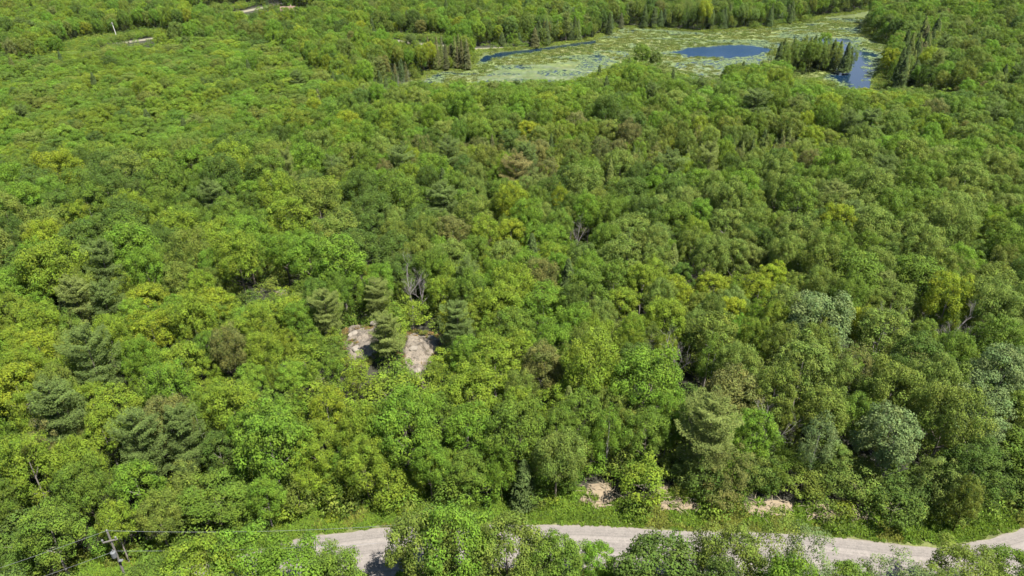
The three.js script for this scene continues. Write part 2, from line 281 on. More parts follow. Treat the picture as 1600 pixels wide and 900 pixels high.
forms.spruce = [0, 1].map(k => ({ crown: spruceCrown(11, 1.75 + 0.3 * k, 4200), trunk: trunkGeo(10.6, 0.15, 0, 1), h: 11, r: 1.8 }));
forms.larch = [0].map(() => ({ crown: spruceCrown(10, 1.3, 1700, 0.5), trunk: trunkGeo(9.8, 0.11, 0, 1), h: 10, r: 1.3 }));
forms.bush = [0, 1].map(() => { const g = broadCrown({ boughs: 16, rx: 0.95, ry: 0.8, cy: 0.75, low: -0.3, lobe: 0.35, tuft: [0.33, 0.58], per: 230, leaf: 0.15, slim: 0.6 }); return { crown: g, trunk: trunkGeo(0.9, 0.04, 5, 0.7), h: 1.7, r: 1.2 }; });

const leafMat = (c) => new THREE.MeshPhysicalMaterial({ color: new THREE.Color().setRGB(...c), vertexColors: true, roughness: 1, specularIntensity: 0.12, transmission: 0.45, thickness: 0, side: THREE.DoubleSide });
const tones = {
  lime: [0.142, 0.208, 0.020], bright: [0.112, 0.198, 0.020], mid: [0.102, 0.166, 0.021], deep: [0.074, 0.124, 0.021], olive: [0.125, 0.172, 0.028], yellow: [0.172, 0.225, 0.018],
  cool: [0.128, 0.184, 0.034], silver: [0.130, 0.185, 0.064], bronze: [0.130, 0.145, 0.038], pinegreen: [0.100, 0.148, 0.036], paleneedle: [0.140, 0.180, 0.044], rust: [0.175, 0.165, 0.055], darkspruce: [0.080, 0.120, 0.034], tan: [0.125, 0.135, 0.050],
};
const toneWord = { lime: 'bright lime green', bright: 'fresh green', mid: 'mid green', deep: 'deep green', olive: 'olive green', yellow: 'yellow green', cool: 'cool grey green', silver: 'pale silvery', bronze: 'brownish bronze', pinegreen: 'dull blue green', paleneedle: 'pale yellowish', rust: 'rusty orange', darkspruce: 'dark green', tan: 'tan brown' };
const leafMats = Object.fromEntries(Object.entries(tones).map(([k, c]) => [k, leafMat(c)]));
const bark = mat([0.11, 0.09, 0.07], 0.95), greyBark = mat([0.13, 0.115, 0.10], 0.95), whiteBark = mat([0.24, 0.225, 0.2], 0.9), deadMat = mat([0.15, 0.135, 0.125], 0.95);

// ---------------------------------------------------------------- where every tree stands
const trees = [], cell = new Map();
const near = (x, z, r, k) => { for (let i = -2; i <= 2; i++) for (let j = -2; j <= 2; j++) for (const t of cell.get((Math.floor(x / 5) + i) * 4096 + Math.floor(z / 5) + j) ?? []) if (Math.hypot(t.x - x, t.z - z) < k * (t.r + r)) return true; return false; };
function put(t) { const key = Math.floor(t.x / 5) * 4096 + Math.floor(t.z / 5); if (!cell.has(key)) cell.set(key, []); cell.get(key).push(t); trees.push(t); return t; }
const given = (form, tone, x, z, h, r, turn = rr(0, 6.28)) => put({ form, v: Math.floor(rnd() * (forms[form]?.length ?? 1)), tone, x, z, h, r, turn, given: true });
// white pines, dying trees and pale poplars that stand out one by one
for (const [tone, x, z, h, r] of [['pinegreen', -49.9, -60.4, 13.4, 3], ['pinegreen', -39.6, -57.2, 12.8, 2.6], ['pinegreen', -36, -58.8, 12.4, 2.3], ['pinegreen', -12.9, -122, 14, 3.6], ['rust', 0.7, -138.1, 14, 3.2], ['pinegreen', 63.2, -183.8, 15.5, 5], ['pinegreen', 33, -140.1, 14, 3.4], ['paleneedle', -16.6, -77.2, 8.6, 2.2], ['paleneedle', 21.6, -59.4, 13, 3.2], ['pinegreen', -7.4, -81, 10.4, 2.5], ['pinegreen', 3, -148, 13, 3], ['pinegreen', -14, -150, 14, 3], ['pinegreen', 88, -170, 14, 3.6], ['paleneedle', 60, -122, 12, 3.2], ['paleneedle', -20, -90, 8, 2.1], ['pinegreen', -24, -146, 13, 3.4], ['pinegreen', 75, -135, 13, 3], ['paleneedle', -26, -84, 9.6, 2.1], ['pinegreen', -55, -120, 13, 3]]) given('pine', tone, x, z, h * 0.93, r);
for (const [x, z, h] of [[53.7, -85.2, 10.5], [61.3, -81.8, 10.5], [55.9, -69.3, 10], [21.6, -76.3, 10.5], [-15.2, -90.3, 11], [-13.8, -92, 9], [-87.6, -154.3, 9], [-32.4, -227, 10], [-36, -226, 9], [-29, -231, 8], [40.9, -57.5, 10], [30.4, -63, 10], [12, -116, 9]]) given('dead', 'grey', x, z, h, 2.2);
for (const [x, z, h, r] of [[41.9, -81, 14, 4.6], [58.5, -68, 14, 3.6], [53, -62, 13, 3.4], [33.4, -58.6, 11, 2], [41, -58.6, 13, 3.6]]) given(r > 3.5 ? 'maple' : 'birch', 'silver', x, z, h, r);
for (const [x, z, h, r] of [[31.6, -95.8, 9.5, 3], [37.8, -93.7, 9, 2.8], [32.3, -88.5, 9, 2.6], [25.2, -93.7, 9.5, 2.8], [41, -97, 9, 2.6], [-52.2, -87, 10, 3.4], [-60.7, -74.8, 10, 3], [-42.7, -86.1, 10, 3], [-59, -66.8, 10.5, 3], [-48, -79, 10, 3], [-21.4, -64, 10, 2.4]]) given('maple', 'yellow', x, z, h, r);
given('birch', 'bronze', 44.3, -74, 10, 2.6);
// tall trees on the near side that hide the middle of the road
for (const [x, z, h, r, tone] of [[-7.8, -43.6, 13.3, 3.5, 'olive'], [-4.8, -43.2, 14, 3.8, 'bright'], [-0.4, -42.8, 12.8, 3.6, 'olive'], [-15.8, -41, 9.8, 3.4, 'mid'], [-19.6, -41.8, 10.5, 4, 'bright'], [3.2, -41.5, 11.4, 3.2, 'mid'], [-23.6, -42.4, 11.2, 3.8, 'bright'], [-27.8, -41.4, 11, 3.8, 'lime'], [-31.6, -39.4, 10.6, 3.2, 'mid'], [23.6, -43.5, 12.2, 2.6, 'olive'], [26.6, -42.5, 11.5, 2.4, 'silver'], [19.4, -43, 11.2, 3.2, 'olive'], [34.6, -42.4, 8.4, 2.4, 'silver'], [42, -43.5, 8, 3.4, 'olive'], [47, -43, 8, 3.2, 'mid']]) given(r < 3 ? 'birch' : 'oak', tone, x, z, h, r);
// spruces of the island, the east shore and the far shore; brown larches by the stream
for (let k = 0; k < 46; k++) { const t = k / 45; given(k % 2 ? 'birch' : 'spruce', k % 2 ? (rnd() < 0.5 ? 'cool' : 'olive') : rnd() < 0.45 ? 'paleneedle' : 'darkspruce', lerp(98, 126, t) + rr(-1.5, 1.5), lerp(-268, -281, Math.sin(t * 3.1)) + rr(-4, 4), rr(7.5, 12), rr(1.7, 2.6)); }
for (let k = 0; k < 44; k++) { const t = rnd(), b = [[129, -243], [141, -262], [152, -285], [165, -303], [178, -320]], i = Math.min(3, Math.floor(t * 4)), f = t * 4 - i; given('spruce', rnd() < 0.3 ? 'paleneedle' : rnd() < 0.2 ? 'tan' : 'darkspruce', lerp(b[i][0], b[i + 1][0], f) + rr(0, 9), lerp(b[i][1], b[i + 1][1], f) + rr(-3, 5), rr(9, 14), rr(1.8, 2.8)); }
for (let k = 0; k < 16; k++) { const t = k / 15; given(k % 3 ? 'young' : 'spruce', k % 3 ? ['mid', 'bright'][k % 2] : 'darkspruce', lerp(-4, 36, t) + rr(-1, 1), lerp(-316, -340, t) + rr(-3, 0), rr(4.5, 7.5), rr(1.6, 2.4)); }
for (let k = 0; k < 24; k++) given('larch', rnd() < 0.55 ? 'tan' : 'paleneedle', rr(-32, -15), rr(-281, -273), rr(8, 12), rr(1.1, 1.6));
for (let k = 0; k < 34; k++) { const t = rnd(), i = 7 + Math.floor(t * 6), f = rnd(), a = pond[i], b = pond[i + 1]; given(rnd() < 0.9 ? 'spruce' : 'larch', rnd() < 0.9 ? 'darkspruce' : 'tan', lerp(a[0], b[0], f) + rr(-4, 3), lerp(a[1], b[1], f) - rr(1.5, 9), rr(7, 11), rr(1.5, 2.4)); }
for (let k = 0; k < 34; k++) { const w = [[35, -157], [52, -160], [67, -165], [-8, -163], [4, -158]][k % 5]; given(rnd() < 0.5 ? 'larch' : 'spruce', rnd() < 0.5 ? 'paleneedle' : rnd() < 0.5 ? 'tan' : 'darkspruce', w[0] + rr(-9, 9), w[1] + rr(-6, 6), rr(6, 10), rr(1, 1.5)); }
for (let k = 0; k < 30; k++) given(rnd() < 0.5 ? 'larch' : 'spruce', rnd() < 0.4 ? 'tan' : 'darkspruce', rr(-60, -36), rr(-262, -205), rr(6, 10), rr(1, 1.6));

const deadSpots = trees.filter(t => t.form === 'dead').map(t => [t.x, t.z]);
const lowFront = [[-170, -318, 24, 3.2], [-150, -322, 16, 3.2], [-119, -386, 24, 2.9], [-118, -364, 20, 3.4], [-148, -398, 26, 3.2], [-165, -310, 22, 3], [-40, -306, 20, 4], [-52, -318, 14, 3], [0, -300, 18, 2.5]];
function capHeight(x, z) { // how tall the growth gets at a place
  let c = 99;
  const rd = distTo(road, x, z);
  const side = z > -60 && (() => { let m = 1e9, zz = 0; for (const [a, b] of road) if (Math.abs(a - x) < m) { m = Math.abs(a - x); zz = b; } return z > zz; })();
  if (side) c = Math.min(c, 60 + lerp(1.14, 1.2, smooth(22, 29, x)) * z - lerp(0.5, 1.2, smooth(22, 29, x)));
  if (rd > 6 && rd < 9 && !side) c = Math.min(c, 9 + 3 * noise(x / 6, 4));
  if (inside(scrub, x, z)) c = Math.min(c, 8.6 + 3 * noise(x / 18, z / 18));
  for (const k of clearings) { const s = signed(k, x, z); if (s < 9 && z > k[0][1] + 4 && Math.abs(x - (k[0][0] + k[1][0]) / 2) < 6.5) c = Math.min(c, 3.4 + 0.45 * Math.max(0, s)); }
  if (z < -160 && z > -262 && x > -45 && x < 135) { const a = x / -z; c = Math.min(c, 60 + z * (a > 0.09 && a < 0.25 ? 0.2 + 0.03 * Math.abs(a - 0.17) / 0.08 : a > 0.43 ? 0.243 : a > 0.3 && a < 0.38 ? 0.207 : 0.231) - height(x, z) + rr(-0.8, 0.5)); }
  for (const [a, b] of deadSpots) if (z > b && z < b + 9 && Math.abs(x - a - (b - z) * a / b * -0.0) < 2.6) c = Math.min(c, 5.5);
  for (const [a, b, r, k] of lowFront) if (Math.hypot(x - a, (z - b) * 0.8) < r) c = Math.min(c, k);
  return c;
}
function free(x, z, r) {
  if (x < -(0.80 * -z + 28) || x > 0.80 * -z + 28) return false;
  const rd = z > -80 ? distTo(road, x, z) : 99;
  if (rd < 3.7 + 0.32 * r) return false;
  if (z < -53 && z > -64 && rd < 4.9 + 0.28 * r) return false;
  if (z > -54 && distTo(spur, x, z) < 1.5 + 0.25 * r) return false;
  for (const k of clearings) if (signed(k, x, z) < 0.4 + 0.42 * r) return false;
  for (const [a, b, p, q] of sandy) if (Math.hypot((x - a) / (p + 0.5 * r), (z - b) / (q + 0.5 * r)) < 1) return false;
  if (pondD(x, z) < 1.5 + 0.35 * r && signed(island, x, z) > -1) return false;
  for (const t of farTracks) if (z < -280 && distTo(t, x, z) < 4.5 + 0.3 * r) return false;
  for (const [a, b, q] of [[-160, -314, 10], [-140, -404, 12], [-119, -386, 11], [-42, -308, 9]]) if (Math.hypot(x - a, z - b) < q) return false;
  if (Math.hypot(x - house[0], (z - house[1])) < 7 + 0.4 * r) return false;
  if (Math.hypot(x + 35.4, z + 43) < 2.6 || distTo([[-35.4, -43], [-33, -38]], x, z) < 1.4) return false;
  return true;
}
// stands: stretches of wood of one kind, with their own colours and crown size
const stands = [
  [[[-125, -140], [-75, -152], [-38, -146], [-18, -122], [-26, -96], [-55, -92], [-95, -88]], ['mid', 'deep', 'mid', 'olive', 'deep', 'bright'], 1.22],
  [[[-95, -86], [-55, -90], [-22, -94], [-25, -70], [-30, -60], [-60, -52]], ['lime', 'bright', 'lime', 'bright', 'mid', 'lime'], 0.82],
  [[[20, -106], [52, -106], [44, -76], [14, -78]], ['olive', 'lime', 'bright', 'lime', 'cool', 'olive'], 0.85],
  [[[4, -72], [14, -75], [24, -71], [23, -62], [9, -60]], ['bronze', 'olive', 'bronze', 'olive', 'mid'], 1.15],
  [[[26, -66], [70, -72], [66, -56], [26, -55]], ['olive', 'mid', 'cool', 'olive', 'deep'], 1.15],
  [[[-30, -168], [90, -172], [75, -148], [-25, -140]], ['olive', 'cool', 'lime', 'bronze', 'olive'], 0.8],
  [[[-35, -262], [140, -262], [130, -182], [-35, -182]], ['bright', 'mid', 'cool', 'mid', 'bright', 'lime'], 1.1],
  [scrub, ['lime', 'bright', 'lime', 'olive', 'bright', 'mid'], 1.15],
  [[[60, -150], [150, -150], [110, -88], [52, -88]], ['cool', 'mid', 'olive', 'cool', 'deep', 'mid'], 1.1],
];
const standAt = (x, z) => { const a = x + 7 * noise(x / 9, z / 9), b = z + 7 * noise(x / 9 + 30, z / 9); return stands.find(s => inside(s[0], a, b)); };
function toneAt(x, z) {
  const st = standAt(x, z); if (st && rnd() < 0.72) { const i = clamp(0.5 + 0.7 * noise(x / 8 + 3, z / 8) + rr(-0.4, 0.4), 0, 0.999), t = st[1][Math.floor(i * st[1].length)]; if (t !== 'yellow' || -z > 64) return t; }
  const d = -z, warm = clamp(0.5 - x / (0.9 * d + 15) * 0.62 + 0.35 * fbm(x / 40 + 3, z / 40) + rr(-0.2, 0.2)), q = rnd();
  const light = clamp(0.5 + 0.55 * fbm(x / 26 + 40, z / 26) + rr(-0.45, 0.45));
  if (q < 0.022 && d > 78) return 'yellow'; if (q < 0.034) return 'bronze'; if (q < 0.037 && warm < 0.45) return 'silver';
  if (warm > 0.5) return light > 0.72 ? 'lime' : light > 0.45 ? 'bright' : light > 0.22 ? (rnd() < 0.4 ? 'olive' : 'mid') : (rnd() < 0.5 ? 'deep' : 'mid');
  return light > 0.76 ? 'bright' : light > 0.55 ? (rnd() < 0.5 ? 'olive' : 'mid') : light > 0.25 ? (rnd() < 0.6 ? 'cool' : 'mid') : (rnd() < 0.5 ? 'deep' : 'cool');
}
for (const [r0, r1, tries, k] of [[3.1, 3.9, 5000, 0.78], [2.3, 3.1, 45000, 0.71], [1.7, 2.3, 90000, 0.69], [1.2, 1.7, 120000, 0.66]]) {
  for (let n = 0; n < tries; n++) {
    const z = -34 - 526 * Math.pow(rnd(), 0.72), x = rr(-1, 1) * (0.80 * -z + 28);
    let r = rr(r0, r1) * lerp(1, 1.08, smooth(-110, -60, z)) * (standAt(x, z)?.[2] ?? 1);
    if (!free(x, z, r)) continue;
    if (near(x, z, r, k)) continue;
    const cap = capHeight(x, z); let h = Math.min(5.9 + 1.75 * r + rr(-1.6, 2), 14.5);
    if (r < 1.75) h = rr(4.5, 8.5);
    if (cap < 2.6 || (cap < h && r > cap * 0.62)) continue;
    h = Math.min(h, cap * rr(0.85, 1));
    const con = rnd() < 0.035 + 0.10 * smooth(0.25, 0.5, fbm(x / 30 + 70, z / 30)) && r > 1.3 && r < 2.9 && h > 6;
    const tone = toneAt(x, z);
    if (con) put({ form: r > 2.1 ? 'pine' : 'spruce', v: Math.floor(rnd() * 2), tone: rnd() < 0.3 ? 'paleneedle' : r > 2.1 ? 'pinegreen' : 'darkspruce', x, z, h: h + rr(0, 2), r, turn: rr(0, 6.28) });
    else { const f = h < 6.2 ? 'young' : r < 2.1 ? (rnd() < 0.6 ? 'birch' : 'maple') : rnd() < 0.58 ? 'oak' : 'maple'; put({ form: f, v: Math.floor(rnd() * forms[f].length), tone, x, z, h, r, turn: rr(0, 6.28) }); }
  }
}
for (let n = 0; n < 5000; n++) { // low growth along the edge of the wood
  const x = rr(-50, 62), z = rr(-66, -54), rd = distTo(road, x, z), r = rr(1.4, 2.4); if (rd < 5 + 0.4 * r || rd > 10.5 || !free(x, z, r) || near(x, z, r, 0.36)) continue;
  put({ form: 'young', v: Math.floor(rnd() * 2), tone: toneAt(x, z), x, z, h: rr(3.2, 6), r, turn: rr(0, 6.28) });
}
// ---------------------------------------------------------------- how large each shows from the camera: the larger ones are built one by one
const P3 = new THREE.Vector3();
for (const t of trees) {
  t.y = height(t.x, t.z); if (t.y < -0.5) t.y = -0.3;
  P3.set(t.x, t.y + t.h * 0.75, t.z).project(camera); t.sx = P3.x; t.sy = P3.y; t.d = Math.hypot(t.x, 60 - t.y - t.h, t.z);
  t.seen = Math.abs(P3.x) < 1.02 && Math.abs(P3.y) < 1.04; t.size = t.r * Math.sqrt(t.h) / t.d;
}
const kindOf = { oak: 'broadleaf_tree', maple: 'broadleaf_tree', birch: 'broadleaf_tree', young: 'sapling', pine: 'pine_tree', spruce: 'conifer_tree', larch: 'conifer_tree', dead: 'dead_tree' };
const single = [], mass = [];
for (const kind of ['broadleaf_tree', 'sapling', 'pine_tree', 'conifer_tree', 'dead_tree']) {
  const l = trees.filter(t => kindOf[t.form] === kind).sort((a, b) => (b.seen - a.seen) || b.size - a.size);
  const n = { broadleaf_tree: 300, sapling: 60, pine_tree: 90, conifer_tree: 150, dead_tree: 30 }[kind];
  l.forEach((t, i) => (t.seen && i < n ? single : mass).push(t));
}
// labels: what a tree looks like, the belt of wood it stands in, then its place in that belt
const rowsAt = [[47.5, 'near side of the road'], [62, 'first row beyond road'], [70, 'second row beyond road'], [79, 'just before the rocks'], [90, 'level with the rocks'], [103, 'little behind the rocks'], [120, 'well behind the rocks'], [150, 'halfway to the pond'], [190, 'slope before the pond'], [262, 'near shore of pond'], [300, 'level with mid pond'], [350, 'beside the far pond'], [900, 'woods behind the pond']];
const cols = ['far left', 'left of centre', 'middle', 'right of centre', 'far right'];
const ords = 'first second third fourth fifth sixth seventh eighth ninth tenth eleventh twelfth thirteenth fourteenth fifteenth sixteenth seventeenth eighteenth nineteenth twentieth'.split(' ');
const formWord = { oak: 'spreading', maple: 'rounded', birch: 'slender', young: 'young', pine: 'layered', spruce: 'narrow', larch: 'feathery', dead: 'bare' };
const noun = { broadleaf_tree: 'broadleaf tree', sapling: 'sapling', pine_tree: 'pine', conifer_tree: 'conifer', dead_tree: 'dead tree' };
const catOf = { broadleaf_tree: 'tree', sapling: 'sapling', pine_tree: 'pine tree', conifer_tree: 'conifer', dead_tree: 'dead tree' };
{
  const m = new Map();
  for (const t of single) {
    const kind = kindOf[t.form], row = rowsAt.find(q => -t.z < q[0])[1], col = cols[Math.min(4, Math.floor((t.sx + 1.02) / 2.04 * 5))];
    t.base = [t.tone === 'grey' ? 'grey' : toneWord[t.tone], formWord[t.form], noun[kind]].join(' '); t.where = row + ', ' + col;
    const key = t.base + '|' + t.where; (m.get(key) ?? m.set(key, []).get(key)).push(t);
  }
  for (const l of m.values()) { l.sort((a, b) => a.sx - b.sx); l.forEach((t, i) => { t.label = t.base + ', ' + t.where + (l.length > 1 ? `, ${ords[i]} from left` : ''); }); }
}
const groups = { broadleaf_tree: 'broadleaf trees of the wood', sapling: 'young broadleaf trees', pine_tree: 'pines rising among the broadleaf trees', conifer_tree: 'conifers round the pond and in the wood', dead_tree: 'bare dead trees' };
const protos = {}, deadGeo = [0, 1, 2].map(k => bareBranches(10, 0.12, 4, 0.8));
function makeTree(t) { // trunk and crown on a Group at the foot
  const key = t.form + (t.form === 'dead' ? '' : t.v) + t.tone; let o = protos[key];
  if (!o) {
    o = protos[key] = new THREE.Group();
    if (t.form !== 'dead') { const f = forms[t.form][t.v]; part(o, 'trunk', f.trunk, t.form === 'birch' ? whiteBark : t.form === 'maple' ? greyBark : bark); part(o, 'crown', f.crown, leafMats[t.tone]); }
  }
  const c = o.clone(); if (t.form === 'dead') part(c, 'bare_branches', deadGeo[Math.floor(rnd() * 3)], deadMat);
  const f = forms[t.form]?.[t.v] ?? { h: 10, r: 2.2 };
  c.position.set(t.x, t.y, t.z); c.rotation.y = t.turn; c.scale.set(t.r / f.r, t.h / f.h, t.r / f.r);
  const kind = kindOf[t.form];
  return tag(add(c, kind), t.label, catOf[kind], groups[kind]);
}
for (const t of single) makeTree(t);
function scatter(name, label, list) { // a far-off wood that reads as one mass
  const g = new THREE.Group(), by = {}, M = new THREE.Matrix4(), Q = new THREE.Quaternion(), Y = new THREE.Vector3(0, 1, 0), C = new THREE.Color();
  for (const t of list) (by[t.form + t.v] ??= []).push(t);
  const wood = leafMat([1, 1, 1]);
  for (const l of Object.values(by)) {
    const f = forms[l[0].form][l[0].v], geo = f.whole ??= mergeGeometries([f.crown, paint(f.trunk.clone(), [0.6, 0.45, 0.4])].map(q => { const c = q.clone(); c.deleteAttribute('uv'); return c; }));
    const o = new THREE.InstancedMesh(geo, wood, l.length); o.name = 'crown'; o.userData.kind = 'stuff';
    l.forEach((t, i) => {
      M.compose(new THREE.Vector3(t.x, t.y, t.z), Q.setFromAxisAngle(Y, t.turn), new THREE.Vector3(t.r / f.r, t.h / f.h, t.r / f.r)); o.setMatrixAt(i, M);
      const k = rr(0.82, 1.2), c = tones[t.tone]; o.setColorAt(i, C.setRGB(c[0] * k * rr(0.92, 1.1), c[1] * k, c[2] * k * rr(0.9, 1.2)));
    });
    g.add(o);
  }
  return tag(add(g, name), label, null, null, 'stuff');
}
const byKind = k => mass.filter(t => k.includes(kindOf[t.form]) && t.form !== 'dead');
scatter('far_woods', 'dense green broadleaf wood filling the rest of the view', byKind(['broadleaf_tree']));
scatter('young_growth', 'thick young broadleaf growth between the larger trees', byKind(['sapling']));
scatter('conifer_woods', 'scattered dark conifers among the far trees', byKind(['pine_tree', 'conifer_tree']));
console.log('trees', trees.length, 'single', single.length, 'mass', mass.length);

// ---------------------------------------------------------------- undergrowth, verge, reeds, lily pads
function instanced(name, label, geo, m, list) {
  const o = new THREE.InstancedMesh(geo, m, list.length), M = new THREE.Matrix4(), Q = new THREE.Quaternion(), Y = new THREE.Vector3(0, 1, 0), C = new THREE.Color();
  list.forEach(([x, y, z, s, sy, c], i) => { o.setMatrixAt(i, M.compose(new THREE.Vector3(x, y, z), Q.setFromAxisAngle(Y, rr(0, 6.28)), new THREE.Vector3(s, sy, s))); o.setColorAt(i, C.setRGB(...c)); });
  return tag(add(o, name), label, null, null, 'stuff');
}
const vary = (c, k) => { const q = rr(1 - k, 1 + k); return [c[0] * q * rr(0.92, 1.1), c[1] * q, c[2] * q]; };
const plain = leafMat([1, 1, 1]);
{
  const l = [];
  for (let n = 0; n < 30000 && l.length < 12000; n++) {
    const z = -34 - 400 * Math.pow(rnd(), 0.8), x = rr(-1, 1) * (0.78 * -z + 20);
    if (distTo(road, x, z) < 4.4 || pondD(x, z) < 1 || clearings.some(k => signed(k, x, z) < 0.3) || sandy.some(([a, b, p, q]) => Math.hypot((x - a) / p, (z - b) / q) < 1) || (z > -54 && distTo(spur, x, z) < 1.6) || farTracks.some(t => z < -280 && distTo(t, x, z) < 4.2)) continue;
    const s = rr(0.8, 2.1); l.push([x, height(x, z) - 0.1, z, s, s * rr(0.7, 1.2), vary(tones[rnd() < 0.5 ? 'mid' : 'olive'], 0.25)]);
  }
  instanced('undergrowth', 'low leafy undergrowth on the forest floor', forms.bush[0].crown, plain, l);
}
function tuft(blades, h, spread, wid) {
  const L = new Leaves();
  for (let k = 0; k < blades; k++) { const a = rr(0, 6.28), q = spread * Math.sqrt(rnd()), hh = h * rr(0.5, 1.1), c = rr(0.75, 1.25); L.leaf(Math.cos(a) * q, hh * 0.45, Math.sin(a) * q, rr(-1, 1), rr(-0.1, 0.6), rr(-1, 1), hh, wid * rr(0.7, 1.3), [c * rr(0.95, 1.1), c, c], rr(-0.5, 0.5), 1, rr(-0.5, 0.5)); }
  return L.geometry();
}
{
  const l = [], g = tuft(70, 0.55, 0.55, 0.12);
  for (let n = 0; n < 60000 && l.length < 9000; n++) {
    const x = rr(-45, 62), z = rr(-64, -40), rd = distTo(road, x, z); if (rd < 3.05 + 0.15 * noise(x, z) || rd > 7.2 + 1.5 * noise(x / 3, 2)) continue;
    if (sandy.some(([a, b, p, q]) => Math.hypot((x - a) / p, (z - b) / q) < 0.9 + 0.3 * noise(x, z)) && rnd() < 0.85) continue;
    if (distTo(spur, x, z) < 1.4) continue;
    const dry = fbm(x / 4 + 9, z / 4) > 0.24 ? 1 : 0, s = rr(0.6, 1.2) * (rd < 3.7 ? 0.55 : 1);
    l.push([x, height(x, z), z, s, s * rr(0.6, 1.1), vary(dry ? [0.17, 0.20, 0.032] : [0.125, 0.205, 0.020], 0.22)]);
  }
  instanced('roadside_grass', 'bright yellow green grass and weeds on the road verge', g, plain, l);
}
{ // verge bushes stand apart and are counted
  const proto = forms.bush; let k = 0; const spots = [];
  for (let n = 0; n < 400 && spots.length < 14; n++) { const i = 3 + rnd() * 13, a = Math.floor(i), f = i - a, x = lerp(roadTop[a][0], roadTop[a + 1][0], f), z = lerp(roadTop[a][1], roadTop[a + 1][1], f) - rr(1.4, 3.4); if (x < -28 || x > 52 || spots.some(s => Math.hypot(s[0] - x, s[1] - z) < 2) || sandy.some(([p, q, c, d]) => Math.hypot((x - p) / c, (z - q) / d) < 1.1)) continue; spots.push([x, z]); }
  spots.sort((a, b) => a[0] - b[0]);
  const nth = i => ['leftmost', 'second', 'third', 'fourth', 'fifth', 'sixth', 'seventh', 'eighth', 'ninth', 'tenth', 'eleventh', 'twelfth', 'thirteenth'][i];
  spots.forEach(([x, z], i) => {
    const g = new THREE.Group(), tone = ['lime', 'yellow', 'bright'][i % 3], f = proto[i % 2]; part(g, 'stem', f.trunk, bark); part(g, 'foliage', f.crown, leafMats[tone]);
    const s = rr(0.7, 1.25); g.position.set(x, height(x, z), z); g.scale.set(s, s * rr(0.8, 1.2), s); g.rotation.y = rr(0, 6);
    const same = spots.filter((_, j) => j % 3 === i % 3).length, at = Math.floor(i / 3);
    tag(add(g, 'roadside_bush'), `${nth(at)}${at ? ' from left' : ''} of the ${toneWord[tone]} bushes on the verge beyond the road`, 'bush', 'bushes on the far road verge');
  });
}
{ // dry brush and bare soil on the cut banks above the road
  const soil = mat([0.15, 0.117, 0.075], 1);
  const twig = mat([0.19, 0.155, 0.105], 1);
  const words = ['large sandy bare bank right of the middle of the road', 'narrow sandy gully climbing into the trees from the road', 'low sandy patch at the foot of the gully by the verge', 'long low sandy bank beside the verge on the right', 'small sandy patch between verge grass clumps on the right', 'rightmost small sandy patch on the far verge'];
  sandy.forEach(([x, z, a, b], i) => {
    const pos = [], idx = [], N = 14, R = 26; pos.push(x, height(x, z) + 0.16, z);
    for (let r = 1; r <= N; r++) for (let k = 0; k < R; k++) { const t = k / R * 6.2832, q = r / N * (1 + 0.28 * noise(Math.cos(t) * 1.7 + i * 5, Math.sin(t) * 1.7) + 0.25 * noise(Math.cos(t) * 5 + i, Math.sin(t) * 5)), px = x + Math.cos(t) * a * q, pz = z + Math.sin(t) * b * q; pos.push(px, height(px, pz) + 0.16 + 0.16 * fbm(px * 1.3, pz * 1.3) - 0.4 * smooth(0.75, 1, r / N), pz); }
    for (let k = 0; k < R; k++) idx.push(0, 1 + (k + 1) % R, 1 + k);
    for (let r = 0; r + 1 < N; r++) for (let k = 0; k < R; k++) { const p = 1 + r * R + k, q = 1 + r * R + (k + 1) % R; idx.push(p, q, p + R, q, q + R, p + R); }
    const g = new THREE.BufferGeometry(); g.setAttribute('position', new THREE.Float32BufferAttribute(pos, 3)); g.setIndex(idx); g.computeVertexNormals();
    tag(add(new THREE.Mesh(g, soil), 'sandy_bank'), words[i], null, null, 'structure');
  });
  const parts = [];
  for (let k = 0; k < 300; k++) { const [x, z, a, b] = sandy[k % sandy.length], t = rr(0, 6.28), q = Math.sqrt(rnd()), px = x + Math.cos(t) * a * q, pz = z + Math.sin(t) * b * q, y = height(px, pz) + 0.18, e = rr(0, 6.28), l = rr(0.4, 1.3); parts.push(tube([[px, y, pz], [px + Math.cos(e) * l * 0.5, y + rr(0.1, 0.3), pz + Math.sin(e) * l * 0.5], [px + Math.cos(e) * l, y + rr(0, 0.3), pz + Math.sin(e) * l]], 0.045, 0.015, 4)); }
  tag(add(new THREE.Mesh(mergeGeometries(parts), twig), 'dry_brush'), 'dry cut brushwood strewn over the sandy banks', null, null, 'stuff');
}
